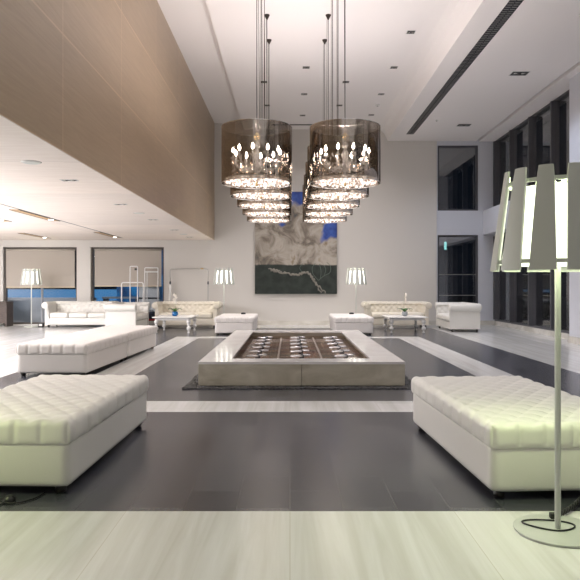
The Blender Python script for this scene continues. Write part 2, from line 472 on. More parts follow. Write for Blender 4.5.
# windows -----------------------------------------------------------------
def window_object(name, label_cat, x0, x1, z0, z1, y, fr, fmat, pmat, mull=(), trans=()):
    root = bpy.data.objects.new(name, None); COL.objects.link(root); struct(root)
    f = MB(); f.box(x0, x0 + fr, y, y + 0.12, z0, z1); f.box(x1 - fr, x1, y, y + 0.12, z0, z1)
    f.box(x0 + fr, x1 - fr, y, y + 0.12, z1 - fr, z1); f.box(x0 + fr, x1 - fr, y, y + 0.12, z0, z0 + fr)
    f.build('window_frame', fmat, root)
    for xm in mull: MB().box(xm - 0.025, xm + 0.025, y + 0.02, y + 0.1, z0 + fr, z1 - fr).build('mullion', M['outdoor_grey'], root)
    for zt in trans: MB().box(x0 + fr, x1 - fr, y + 0.03, y + 0.08, zt - 0.012, zt + 0.012).build('transom', M['steel'], root)
    MB().box(x0 + fr, x1 - fr, y + 0.055, y + 0.06, z0 + fr, z1 - fr).build('pane', pmat, root)
    return root
window_object('window_1', '', *W1, YB + 0.10, 0.06, M['frame_brown'], M['pane_clear'], mull=(-8.0,))
window_object('window_2', '', *W2, YB + 0.10, 0.06, M['frame_brown'], M['pane_clear'])
window_object('window_3', '', *W3, YB + 0.10, 0.06, M['frame_dark'], M['pane'], trans=(1.62, 0.95))
window_object('window_4', '', *W4, YB + 0.10, 0.06, M['frame_dark'], M['pane'])
# curtain wall on the right, two storeys
k = 5
fin_y = [20.32 - 1.485 * i for i in range(17)]
bays = [(14.32, 20.5), (6.2, 12.6), (-1.8, 4.6)]
for (z0, z1) in ((0.14, 2.89), (3.67, 5.9)):
    for (y0, y1) in bays:
        root = bpy.data.objects.new('window_%d' % k, None); COL.objects.link(root); struct(root); k += 1
        f = MB(); f.box(6.56, XR, y0, y1, z0, z0 + 0.05); f.box(6.56, XR, y0, y1, z1 - 0.06, z1)
        f.build('window_frame', M['frame_dark'], root)
        for fy in fin_y:
            if y0 + 0.1 < fy < y1:
                m_ = MB(); m_.box(6.46, XR - 0.0, fy - 0.035, fy + 0.035, z0 + 0.05, z1 - 0.06); m_.box(6.60, XR, fy - 0.055, fy + 0.055, z0 + 0.05, z1 - 0.06)
                m_.build('mullion', M['frame_dark'], root)
        MB().box(XR - 0.012, XR - 0.006, y0, y1, z0 + 0.05, z1 - 0.06).build('pane', M['pane'], root)

# roller blinds -----------------------------------------------------------
def blind(x0, x1, zb, label):
    t = thing('roller_blind', label, 'blind', ((x0 + x1) / 2, YB + 0.07, zb))
    h = 2.44 - zb; w = (x1 - x0) / 2
    MB().box(-w, w, -0.004, 0.004, 0.02, h - 0.05).build('blind_fabric', M['blind'], t)
    MB().tube([(-w, 0.01, h - 0.03), (w, 0.01, h - 0.03)], 0.035, 12).build('roller', M['blind'], t, smooth=True)
    MB().box(-w, w, -0.01, 0.01, 0.0, 0.025).build('bottom_bar', principled('pale_bar', (0.72, 0.60, 0.42), 0.5), t)
    return t
blind(-9.12, -6.92, 1.20, 'beige roller blind half lowered in the window behind the far left lamp')
blind(-6.28, -4.13, 1.235, 'beige roller blind half lowered behind the luggage trolleys')

# ------------------------------------------------------------------ exterior
struct(MB().box(-30, 60, YB + 0.3, 70, -0.25, -0.02).build('ground_outside', M['outdoor_dark']))
struct(MB().box(XR + 0.4, 60, YF, YB + 0.3, -0.25, -0.02).build('ground_side', M['outdoor_dark']))
struct(MB().box(-13, -6.55, 21.45, 21.65, 0, 0.86).build('exterior_pool_wall', M['outdoor_grey']))
m, nt, b = new_mat('glowing_pool_water')
b.inputs['Base Color'].default_value = (0.02, 0.12, 0.35, 1); b.inputs['Roughness'].default_value = 0.1
b.inputs['Emission Color'].default_value = (0.10, 0.33, 0.66, 1); b.inputs['Emission Strength'].default_value = 0.7  # blue light put into the water as emission
struct(MB().box(-30, -6.55, 21.65, 60, 0.70, 0.84).build('exterior_pool_water', m))
blue_glow_mat, nt, b = new_mat('glowing_blue_wall')  # blue outdoor glow put into the wall's colour as emission
mp = mapped(nt, (1, 1, 1)); n1 = N(nt, 'ShaderNodeTexNoise'); n1.inputs['Scale'].default_value = 2.0; n1.inputs['Detail'].default_value = 3
nt.links.new(mp.outputs[0], n1.inputs['Vector'])
r1 = ramp(nt, [(0.38, (0.0, 0.03, 0.12)), (0.62, (0.01, 0.22, 0.55))]); nt.links.new(n1.outputs['Fac'], r1.inputs[0])
nt.links.new(r1.outputs[0], b.inputs['Emission Color']); b.inputs['Emission Strength'].default_value = 0.6
b.inputs['Base Color'].default_value = (0.01, 0.05, 0.12, 1)
struct(MB().box(-6.5, -2.5, 24.0, 24.2, 0, 2.6).build('exterior_blue_wall', blue_glow_mat))
t = thing('outdoor_cabinet', 'white two-tier cabinet seen through the window behind the luggage trolleys', 'cabinet', (-4.62, 21.2, -0.02))
MB().box(-0.34, 0.34, -0.2, 0.2, 0, 1.28).build('cabinet_body', M['white_paint'], t)
MB().box(-0.32, 0.32, -0.225, -0.2, 0.06, 0.84).build('lower_door', M['white_paint'], t)
MB().box(-0.32, 0.32, -0.225, -0.2, 0.90, 1.25).build('upper_door', M['white_paint'], t)
MB().box(-0.34, 0.34, -0.215, -0.2, 0.845, 0.895).build('dark_strip', M['dark'], t)  # dark strip between the two doors
t = thing('outdoor_table', 'low grey outdoor table seen under the blind behind the white sofa', 'table', (-5.75, 21.9, -0.02))
MB().box(-0.6, 0.6, -0.3, 0.3, 0.84, 0.90).build('tabletop', M['outdoor_grey'], t)
for sx in (-0.54, 0.54): MB().box(sx - 0.03, sx + 0.03, -0.26, 0.26, 0, 0.84).build('leg', M['frame_dark'], t)
sg = thing('lit_sign', 'small cyan lit sign on a post outside the back right window', 'sign', (5.95, 24.5, -0.02))
MB().tube([(0, 0, 0), (0, 0, 2.65)], 0.04).build('post', M['frame_dark'], sg)
MB().box(-0.04, 0.04, -0.03, 0.03, 2.65, 2.95).build('sign_face', emission('cyan_sign_glow', (0.35, 0.9, 0.85), 2.0), sg)

# ------------------------------------------------------------------ tufting
def tuft(u, v):
    a = abs(math.sin(PI * (u + v) / 2)); c = abs(math.sin(PI * (u - v) / 2))
    lo, hi = (a, c) if a < c else (c, a)
    return 0.42 * min(1.0, lo * 1.35) ** 0.55 + 0.58 * hi ** 0.8     # 0 at a button, 1 in a cushion's middle

# ------------------------------------------------------------------ ottomans
def make_ottoman(mat, label, loc, rz, W=1.0, L=2.0, depth=0.018):
    root = thing('tufted_ottoman', label, 'ottoman', loc, rz, 'white tufted leather ottomans')
    px, py = W / 12.0, L / 18.0
    def d(p, n):
        up = max(0.0, n.z)
        h = tuft(p.x / px, p.y / py)
        e = 0.0
        if n.z < 0.97 and n.z > -0.5:
            # pleats running down the rolled edge
            wx = abs(n.x) / (abs(n.x) + abs(n.y) + 1e-6)
            cu = p.y / (2 * py) if wx > 0.5 else p.x / (2 * px)
            f = abs(cu - round(cu))                # distance to the nearest pleat, in spacings
            e = -0.016 * max(0.0, 1 - f / 0.22) ** 1.6 * (1 - abs(n.z) ** 3)
        return depth * (h - 1) * up ** 3 + e
    MB().rbox(-W / 2 - 0.02, W / 2 + 0.02, -L / 2 - 0.02, L / 2 + 0.02, 0.30, 0.468, 0.055, 104, 190, 12, d).build('seat_cushion', mat, root, smooth=True)
    MB().rbox(-W / 2, W / 2, -L / 2, L / 2, 0.05, 0.32, 0.018, 16, 28, 12).build('ottoman_body', mat, root, smooth=True)
    for sx in (-1, 1):
        for sy in (-1, 1):
            MB().lathe([(0.024, 0), (0.034, 0.012), (0.036, 0.03), (0.030, 0.052)], 14, (sx * (W / 2 - 0.07), sy * (L / 2 - 0.07), 0)).build('foot', M['foot'], root, smooth=True)
    return root
def R(d): return math.radians(d)
ott = make_ottoman(M['leather'], 'large white tufted ottoman in the right foreground behind the tall slatted lamp', (1.664, 4.862, 0), R(2.7))
dup(ott, 'large white tufted ottoman in the left foreground with a foot switch at its base', (-1.845, 4.95, 0), R(-1.2))
ott2 = make_ottoman(M['leather_matt'], 'matt white tufted ottoman in the left pair, the unit nearer the camera', (-3.325, 10.0, 0), R(-1.8), depth=0.011)
dup(ott2, 'matt white tufted ottoman in the left pair, the unit nearer the sofas', (-3.26, 12.08, 0), R(-1.8))
dup(ott2, 'white ottoman end-on behind the fountain, left of the painting', (-1.43, 17.4, 0), 0)
dup(ott2, 'white ottoman end-on behind the fountain, right of the painting', (1.635, 17.4, 0), 0)
for x, lab in ((-1.31, 'small black box lying on the ottoman left of the painting'), (1.73, 'small black box lying on the ottoman right of the painting')):
    t = thing('black_box', lab, 'box', (x, 18.0, 0.462))
    MB().rbox(-0.065, 0.065, -0.05, 0.05, 0, 0.05, 0.012, 6, 6, 4).build('box_body', M['black'], t, smooth=True)
    MB().box(-0.03, 0.03, -0.02, 0.02, 0.049, 0.054).build('box_lid', M['frame_dark'], t)

# ------------------------------------------------------------------ chesterfield sofas
def roll_profile(t_in, t_out, z0, zc, R_, lean=0.05):
    """closed (a, z) outline: a grows outward from the seat; inner face, big outward roll, outer face"""
    pts = []
    ca = t_in + lean + R_ * 0.75
    for i in range(14):
        f = i / 13; pts.append((t_in + lean * f * f, z0 + (zc - z0) * f, 1))
    for i in range(1, 23):
        a = PI - (PI * 1.38) * i / 22
        pts.append((ca + 0.0 + R_ * math.cos(a) + (0.25 * R_ * (1 - i / 22) if False else 0), zc + R_ * math.sin(a), 1 if i < 13 else 0))
    pts.append((t_out, zc - R_ * 0.98, 0))
    for i in range(1, 5): pts.append((t_out, zc - R_ * 0.98 - (zc - R_ * 0.98 - 0.08) * i / 4, 0))
    pts.append((t_in, 0.08, 0))
    return pts
def sweep(name, prof, length, mp, mat, parent, pu, pv, dep, nl=60, cap=True, tuft_on=True):
    """sweep the outline along 'length'; mp maps (a, s, z) to the sofa's frame"""
    n = len(prof); arc = [0.0]
    for i in range(1, n): arc.append(arc[-1] + math.dist(prof[i][:2], prof[i - 1][:2]))
    vs = []; fs = []
    last = max(i for i in range(n) if prof[i][2] == 1)
    for j in range(nl + 1):
        s = -length / 2 + length * j / nl
        for i, (a, z, w) in enumerate(prof):
            p0 = prof[max(i - 1, 0)]; p1 = prof[min(i + 1, n - 1)]
            ta, tz = p1[0] - p0[0], p1[1] - p0[1]; l = math.hypot(ta, tz) or 1
            na, nz = -tz / l, ta / l       # outward (towards seat / up)
            d = 0.0
            if w and tuft_on:
                v = arc[i] / pv; f = min(1.0, (last - i) / 5.0)
                if i > last - 7:                       # radiating pleats over the roll
                    q = s / (2 * pu); d = -0.5 * dep * max(0.0, 1 - abs(q * 2 - round(q * 2)) / 0.16) * min(1, (last + 1 - i) / 3)
                else: d = dep * (tuft(s / pu, v) - 1)
            vs.append(mp(a + na * d, s, z + nz * d))
    for j in range(nl):
        for i in range(n):
            i2 = (i + 1) % n
            fs.append((j * n + i, j * n + i2, (j + 1) * n + i2, (j + 1) * n + i))
    if cap:
        fs.append(tuple(range(n - 1, -1, -1))); fs.append(tuple(nl * n + i for i in range(n)))
    b_ = MB(); b_.add(vs, fs)
    return b_.build(name, mat, parent, smooth=True, angle=70)
def make_sofa(W, D, seats, mat, label, loc, rz):
    """front faces -Y; origin on the floor below the middle of the front edge"""
    root = thing('chesterfield_sofa', label, 'sofa', loc, rz, 'white chesterfield sofas')
    Rr = 0.105; zc = 0.675; H0 = 0.26
    at = 0.17                                   # arm inner face from the sofa's side
    hw = W / 2 - 0.07
    prof = roll_profile(0.0, 0.17, H0, zc, Rr)
    yb = D - 0.25
    sweep('backrest', prof, W - 0.165, lambda a, s, z: (s, yb + a, z), mat, root, 0.085, 0.095, 0.042, nl=int((W - 0.14) / 0.02))
    inn = hw - 0.13
    profa = roll_profile(0.0, 0.13, H0, zc - 0.005, Rr)
    al = D - 0.07
    sweep('arm', profa, al, lambda a, s, z: (inn + a, 0.0 + al / 2 + s, z), mat, root, 0.085, 0.095, 0.034, nl=50)
    sweep('arm', profa, al, lambda a, s, z: (-inn - a, 0.0 + al / 2 + s, z), mat, root, 0.085, 0.095, 0.034, nl=50)
    # scroll rosettes on the arm fronts
    for sx in (-1, 1):
        c = Vector((sx * (inn + 0.05 + Rr * 0.75), 0, zc - 0.005)); q = MB()
        q.lathe([(0.098, 0.0), (0.098, 0.010), (0.085, 0.018), (0.05, 0.016), (0.012, 0.022), (0.001, 0.023)], 24)
        q.xform(Matrix.Translation(c) @ Matrix.Rotation(PI / 2, 4, 'X'))
        q.build('arm_scroll', mat, root, smooth=True)
    MB().rbox(-hw + 0.02, hw - 0.02, 0.015, D - 0.1, 0.07, 0.29, 0.03, 20, 10, 6).build('sofa_base', mat, root, smooth=True)
    sw = 2 * inn / seats
    for i in range(seats):
        x0 = -inn + sw * i
        MB().rbox(x0 + 0.003, x0 + sw - 0.003, -0.015, yb + 0.01, 0.285, 0.445, 0.05, 14, 14, 8,
                  lambda p, n: 0.018 * max(0, n.z) * (1 - (abs(p.x) / (sw / 2)) ** 2) * (1 - (abs(p.y) / (yb / 2)) ** 2)).build('seat_cushion', mat, root, smooth=True)
    for sx in (-1, 1):
        for y in (0.09, D - 0.14):
            MB().lathe([(0.022, 0), (0.034, 0.02), (0.036, 0.05), (0.028, 0.075)], 12, (sx * (hw - 0.08), y, 0)).build('foot', M['foot'], root, smooth=True)
    return root
sofa3 = make_sofa(1.98, 0.90, 3, M['leather_cream'], 'cream tufted three-seat sofa right of the painting behind the small table', (3.24, 19.2, 0), 0)
dup(sofa3, 'cream tufted three-seat sofa in front of the silver clothes rail', (-3.11, 19.1, 0), 0)
sofa3w = make_sofa(2.12, 0.92, 3, M['leather'], 'bright white tufted three-seat sofa beside the far left lamp', (-6.42, 19.35, 0), 0)
love = make_sofa(1.78, 0.90, 2, M['leather'], 'white tufted two-seat sofa seen side-on below the tall back window', (4.36, 18.28, 0), R(-90))
dup(love, 'white tufted two-seat sofa seen side-on in front of the luggage trolleys', (-4.23, 18.35, 0), R(90))

# ------------------------------------------------------------------ small tables
def make_table(label, loc):
    root = thing('coffee_table', label, 'table', loc, 0, 'white tables with turned legs')
    q = MB().rbox(-0.53, 0.53, -0.62, 0.62, 0.405, 0.44, 0.014, 16, 16, 4); q.build('tabletop', M['white_paint'], root, smooth=True)
    q = MB()
    q.box(-0.46, 0.46, -0.55, -0.52, 0.345, 0.406); q.box(-0.46, 0.46, 0.52, 0.55, 0.345, 0.406)
    q.box(-0.46, -0.43, -0.52, 0.52, 0.345, 0.406); q.box(0.43, 0.46, -0.52, 0.52, 0.345, 0.406)
    q.build('apron', M['white_paint'], root, bevel=0.004)
    pr = [(0.024, 0), (0.034, 0.01), (0.036, 0.03), (0.022, 0.05), (0.020, 0.07), (0.040, 0.085), (0.058, 0.115), (0.060, 0.14), (0.046, 0.17), (0.026, 0.19), (0.024, 0.205),
          (0.046, 0.215), (0.050, 0.23), (0.030, 0.245), (0.028, 0.255), (0.052, 0.275), (0.062, 0.305), (0.054, 0.335), (0.036, 0.352), (0.036, 0.406)]
    for sx in (-0.43, 0.43):
        for sy in (-0.53, 0.53):
            MB().lathe(pr, 20, (sx, sy, 0)).build('leg', M['white_paint'], root, smooth=True)
    return root
tab = make_table('white low table with turned legs bearing the blue pot', (-3.13, 17.58, 0))
dup(tab, 'white low table with turned legs bearing the pale grey pot', (3.13, 17.58, 0))

def make_orchid(label, loc, potmat, nfl, rz):
    root = thing('potted_orchid', label, 'plant', loc, rz)
    MB().lathe([(0.045, 0), (0.075, 0.02), (0.085, 0.06), (0.078, 0.10), (0.062, 0.125), (0.055, 0.12), (0.066, 0.10), (0.07, 0.06), (0.02, 0.05)], 24).build('pot', potmat, root, smooth=True)
    for i in range(6):
        a = i * PI / 3 + 0.3; L = 0.17 + 0.03 * (i % 3); vs = []; fs = []
        for j in range(9):
            f = j / 8; w = 0.028 * math.sin(PI * min(1, 0.12 + f * 0.88)) ** 0.7
            r = 0.02 + L * f; z = 0.12 + 0.10 * math.sin(f * 2.2) - 0.02 * f
            for sgn, dz in ((-1, 0.006), (0, 0), (1, 0.006)):
                vs.append((r * math.cos(a) - sgn * w * math.sin(a), r * math.sin(a) + sgn * w * math.cos(a), z + dz))
                vs.append((r * math.cos(a) - sgn * w * math.sin(a), r * math.sin(a) + sgn * w * math.cos(a), z + dz - 0.003))
        for j in range(8):
            o = j * 6
            for c in (0, 2):
                fs.append((o + c, o + c + 2, o + c + 8, o + c + 6)); fs.append((o + c + 1, o + c + 7, o + c + 9, o + c + 3))
        q = MB(); q.add(vs, fs); q.build('leaf', M['leaf'], root, smooth=True)
    pts = []
    for j in range(14):
        f = j / 13; pts.append((0.02 - 0.05 * f + 0.10 * max(0, f - 0.55) , 0.02 * math.sin(4 * f), 0.08 + 0.62 * f - 0.28 * max(0, f - 0.7) ** 1.2))
    MB().tube(pts, 0.005, 6).build('stem', M['stem'], root, smooth=True)
    for i in range(nfl):
        p = pts[6 + (i * 7) // nfl]; q = MB(); ang = i * 1.9
        c = Vector((p[0] + 0.03 * math.cos(ang), p[1] - 0.025, p[2] + 0.01 * math.sin(ang)))
        for k_ in range(5):
            a = k_ * 2 * PI / 5 + PI / 2
            st = len(q.v)
            q.rbox(-0.014, 0.014, -0.002, 0.002, 0.004, 0.042, 0.0019, 4, 1, 4)
            q.xform(Matrix.Translation(c) @ Matrix.Rotation(a + 0.2, 4, 'Y') @ Matrix.Rotation(0.25, 4, 'X'), st)
        st = len(q.v); q.octa((c.x, c.y - 0.006, c.z), 0.009, 0.01)
        q.build('blossom', M['petal'], root, smooth=True)
    return root
make_orchid('white orchid in a round blue pot on the left low table', (-3.13, 17.42, 0.44), M['pot_blue'], 6, 0.2)
make_orchid('white orchid in a pale grey pot on the right low table', (3.12, 17.42, 0.44), M['pot_grey'], 7, 1.9)

# ------------------------------------------------------------------ slatted lamps
def make_lamp(label, loc, diff, cord=False):
    root = thing('floor_lamp', label, 'lamp', loc, 0, 'white slatted floor lamps')
    MB().lathe([(0.218, 0.0), (0.222, 0.004), (0.222, 0.012), (0.216, 0.016), (0.02, 0.018)], 64).build('base', M['lamp_white'], root, smooth=True, angle=40)
    MB().lathe([(0.0155, 0.016), (0.0155, 1.84)], 20).build('pole', M['lamp_white'], root, smooth=True, angle=40)
    zb, zt = 1.372, 1.892; rb, rt = 0.335, 0.265
    NS = 12
    for k_ in range(NS):
        a = k_ * 2 * PI / NS + R(25.5); q = MB(); vs = []; fs = []
        wb, wt = 0.064, 0.038; nh = 8
        dz = 0.0
        for j in range(nh + 1):
            f = j / nh; r = rb + (rt - rb) * f; w = wb + (wt - wb) * f; z = zb + (zt - zb) * f
            if j == nh: w *= 0.9
            for s_, rr in ((-1, 0), (0, 0.008), (1, 0), (1, -0.012), (0, -0.004), (-1, -0.012)):
                x, y = r + rr, s_ * w
                vs.append((x * math.cos(a) - y * math.sin(a), x * math.sin(a) + y * math.cos(a), z))
        for j in range(nh):
            for c in range(6):
                c2 = (c + 1) % 6
                fs.append((j * 6 + c, j * 6 + c2, j * 6 + 6 + c2, j * 6 + 6 + c))
        fs.append((5, 4, 3, 2, 1, 0)); fs.append(tuple(nh * 6 + c for c in range(6)))
        q.add(vs, fs); q.build('slat', M['lamp_white'], root, smooth=True, angle=35)
    # hoops that hold the slats, spokes, and the glowing sleeve round the bulbs
    for z, r in ((zb + 0.035, rb - 0.022), (zt - 0.075, rt - 0.012)):
        MB().ring([(r, z), (r - 0.008, z), (r - 0.008, z + 0.02), (r, z + 0.02)], 48).build('hoop', M['lamp_white'], root)
    q = MB()
    for k_ in range(3):
        a = k_ * 2 * PI / 3
        q.tube([(0, 0, zt - 0.065), ((rt - 0.014) * math.cos(a), (rt - 0.014) * math.sin(a), zt - 0.065)], 0.006, 6)
    q.build('spokes', M['lamp_white'], root)
    MB().ring([(0.285, zb + 0.03), (0.222, zt - 0.09), (0.218, zt - 0.09), (0.280, zb + 0.03)], 40).build('inner_shade', diff, root, smooth=True)
    return root
lamp = make_lamp('tall white slatted floor lamp in the right foreground with a round base', (1.41, 3.37, 0), M['diffuser'])
q = MB()
pts = [(-0.005, -0.02, 0.024), (0.06, -0.045, 0.024), (0.11, -0.02, 0.024), (0.10, 0.04, 0.024), (0.05, 0.09, 0.024), (0.0, 0.13, 0.025)]
loop = []
for i in range(40):
    a = i / 40 * 2 * PI
    loop.append((-0.03 + 0.125 * math.cos(a) + 0.02 * math.sin(2 * a), 0.03 + 0.075 * math.sin(a) - 0.02 * math.cos(a), 0.0225))
q.tube(loop, 0.0045, 8, closed=True)
w = [(0.02 + 0.30 * i / 30, 0.14 + 0.006 * math.sin(i * 1.1) + 0.30 * (i / 30) ** 1.3, 0.026 + 0.010 * math.cos(i * 1.1) - 0.002) for i in range(31)]
w2 = [(x, y - 0.012 * math.sin(i * 1.1), 0.026 - 0.010 * math.cos(i * 1.1) - 0.002) for i, (x, y, z) in enumerate(w)]
q.tube(w, 0.008, 8); q.tube(w2, 0.008, 8)
cordo = q.build('cord', M['black'], lamp, smooth=True)
MB().rbox(0.015, 0.07, 0.125, 0.16, 0.016, 0.05, 0.008, 4, 4, 4).build('cord_plug', M['black'], lamp, smooth=True)
far_lamp = make_lamp('white slatted floor lamp left of the painting behind the small ottoman', (-1.94, 18.8, 0), M['diffuser_far'])
far_lamp.scale = (0.945,) * 3
far_lamp.rotation_euler = (0, 0, 0.2)
dup(far_lamp, 'white slatted floor lamp right of the painting behind the small ottoman', (1.94, 18.8, 0), 0.1, 0.945)
dup(far_lamp, 'white slatted floor lamp before the left window at the end of the bright floor', (-7.92, 19.6, 0), 0.3, 0.94)
dup(lamp, 'white slatted floor lamp whose cord and foot switch lie by the left ottoman', (-2.6, 3.2, 0), 2.0)
# cord of the next lamp, with its foot switch, at the left ottoman
t = thing('power_cord', 'black cord with a round foot switch on the dark floor by the left ottoman', 'cord', (-1.68, 3.83, 0))
def spl(P, n=8):
    out = []
    for i in range(len(P) - 1):
        p0 = Vector(P[max(i - 1, 0)]); p1 = Vector(P[i]); p2 = Vector(P[i + 1]); p3 = Vector(P[min(i + 2, len(P) - 1)])
        for j in range(n):
            u = j / n
            out.append(0.5 * ((2 * p1) + (p2 - p0) * u + (2 * p0 - 5 * p1 + 4 * p2 - p3) * u * u + (3 * p1 - p0 - 3 * p2 + p3) * u ** 3))
    out.append(Vector(P[-1])); return out
q = MB()
q.tube(spl([(0.155, 0.16, 0.006), (0.14, 0.06, 0.006), (0.085, -0.02, 0.006), (0.02, -0.045, 0.006), (-0.03, -0.02, 0.012), (-0.005, 0.0, 0.012)]), 0.0045, 8)
q.tube(spl([(-0.01, -0.01, 0.012), (-0.02, -0.05, 0.006), (-0.05, -0.10, 0.006), (-0.12, -0.135, 0.006), (-0.25, -0.15, 0.006)]), 0.0045, 8)
q.tube(spl([(-0.02, 0.0, 0.012), (-0.07, 0.03, 0.006), (-0.15, 0.02, 0.006), (-0.25, 0.05, 0.006)]), 0.0045, 8)
q.build('cable', M['black'], t, smooth=True)
MB().lathe([(0.034, 0), (0.037, 0.006), (0.034, 0.024), (0.025, 0.028), (0.024, 0.034), (0.001, 0.035)], 24).build('foot_switch', M['black'], t, smooth=True)

# ------------------------------------------------------------------ fountain
fx0, fx1, fy0, fy1, fh = -1.16, 1.455, 8.1, 13.72, 0.32
ft = thing('fountain_basin', 'low white marble fountain basin in the middle of the hall', 'fountain', ((fx0 + fx1) / 2, (fy0 + fy1) / 2, 0))
hw_, hl_ = (fx1 - fx0) / 2, (fy1 - fy0) / 2; rim = 0.39
q = MB(); wl = 0.30
q.box(-hw_, -0.003, -hl_, -hl_ + wl, 0.02, fh - 0.03); q.box(0.003, hw_, -hl_, -hl_ + wl, 0.02, fh - 0.03)
q.build('front_wall', M['marble_side'], ft, bevel=0.003)
MB().box(-hw_, hw_, hl_ - wl, hl_, 0.02, fh - 0.03).build('back_wall', M['marble_side'], ft)
for sx in (-1, 1):
    MB().box(min(sx * hw_, sx * (hw_ - wl)), max(sx * hw_, sx * (hw_ - wl)), -hl_ + wl, hl_ - wl, 0.02, fh - 0.03).build('side_wall', M['marble_side'], ft)
q = MB(); e = 0.004
q.box(-hw_ - e, hw_ + e, -hl_ - e, -hl_ + rim, fh - 0.03, fh); q.box(-hw_ - e, hw_ + e, hl_ - rim, hl_ + e, fh - 0.03, fh)
q.box(-hw_ - e, -hw_ + rim, -hl_ + rim, hl_ - rim, fh - 0.03, fh); q.box(hw_ - rim, hw_ + e, -hl_ + rim, hl_ - rim, fh - 0.03, fh)
q.build('rim', M['rim'], ft)
q = MB(); q.box(-hw_ + 0.02, hw_ - 0.02, -hl_ + 0.02, hl_ - 0.02, 0.0, 0.022); q.build('plinth', M['dark'], ft)
# basin bed of coloured stones under a steel grid
m, nt, b = new_mat('pool_bed_stones')
mp = mapped(nt, (1, 1, 1)); v = N(nt, 'ShaderNodeTexVoronoi'); v.inputs['Scale'].default_value = 3.2
nt.links.new(mp.outputs[0], v.inputs['Vector'])
n1 = N(nt, 'ShaderNodeTexNoise'); n1.inputs['Scale'].default_value = 2.2; nt.links.new(mp.outputs[0], n1.inputs['Vector'])
r1 = ramp(nt, [(0.0, (0.34, 0.29, 0.26)), (0.35, (0.75, 0.55, 0.43)), (0.6, (0.52, 0.49, 0.48)), (1.0, (0.86, 0.77, 0.66))]); 
sx_ = N(nt, 'ShaderNodeSeparateColor'); nt.links.new(v.outputs['Color'], sx_.inputs[0]); nt.links.new(sx_.outputs[0], r1.inputs[0])
nt.links.new(mixc(nt, 0.35, r1.outputs[0], n1.outputs['Color'], 'OVERLAY'), b.inputs['Base Color']); b.inputs['Roughness'].default_value = 0.5
MB().box(-hw_ + wl, hw_ - wl, -hl_ + wl, hl_ - wl, 0.06, 0.165).build('basin_bed', m, ft)
iw, il = hw_ - rim, hl_ - rim
q = MB(); z = 0.167
xx = -hw_ + wl + 0.02
while xx < hw_ - wl:
    q.box(xx - 0.004, xx + 0.004, -hl_ + wl, hl_ - wl, z, z + 0.005); xx += 0.075
yy = -hl_ + wl + 0.02
while yy < hl_ - wl:
    q.box(-hw_ + wl, hw_ - wl, yy - 0.006, yy + 0.006, z - 0.001, z + 0.006); yy += 0.155
q.build('steel_grid', M['grid'], ft)
for x in (-0.33, 0.33): MB().box(x - 0.014, x + 0.014, -hl_ + wl, hl_ - wl, z + 0.006, z + 0.025).build('divider_rail', M['white_metal'], ft)
MB().box(-hw_ + wl, hw_ - wl, -hl_ + wl, hl_ - wl, 0.225, 0.228).build('water', M['water'], ft)
for cx in (-0.66, 0.0, 0.66):
    for j in range(7):
        y = -1.98 + 0.66 * j
        nz = bpy.data.objects.new('water_jet', None); COL.objects.link(nz); nz.parent = ft; nz.location = (cx, y, 0.19)
        MB().lathe([(0.085, 0.025), (0.095, 0.035), (0.09, 0.05), (0.02, 0.056)], 20, (-0.05, 0, 0)).build('float_dish', M['dish'], nz, smooth=True)
        MB().lathe([(0.075, 0.025), (0.085, 0.035), (0.08, 0.05), (0.02, 0.056)], 20, (0.08, 0.13, 0)).build('float_dish', M['dish'], nz, smooth=True)
        MB().lathe([(0.038, 0.0), (0.038, 0.05), (0.022, 0.055), (0.016, 0.07)], 14, (0.03, 0.03, 0)).build('nozzle', M['frame_dark'], nz, smooth=True)
# dark pebble margin
q = MB(); rnd = random.Random(3)
def peb(x, y):
    r = rnd.uniform(0.013, 0.024); st = len(q.v)
    q.octa((0, 0, 0), r, r * 0.7, rot=rnd.random() * 3)
    q.xform(Matrix.Translation((x, y, r * 0.45)) @ Matrix.Rotation(rnd.random() * 3, 4, 'Z') @ Matrix.Diagonal((1.2, 0.8, 1, 1)), st)
def pebbles(label):
    global q
    o = q.build('pebbles', M['pebble']); o['kind'] = 'stuff'; tag(o, label, 'pebbles'); q = MB()
for i in range(1100): peb(rnd.uniform(fx0 - 0.17, fx1 + 0.17), rnd.uniform(fy0 - 0.15, fy0 - 0.03))
pebbles('dark pebbles along the front foot of the fountain basin')
for i in range(1000): peb(rnd.uniform(fx0 - 0.17, fx0 - 0.03), rnd.uniform(fy0, fy1))
pebbles('dark pebbles along the left foot of the fountain basin')
for i in range(1000): peb(rnd.uniform(fx1 + 0.03, fx1 + 0.17), rnd.uniform(fy0, fy1))
pebbles('dark pebbles along the right foot of the fountain basin')

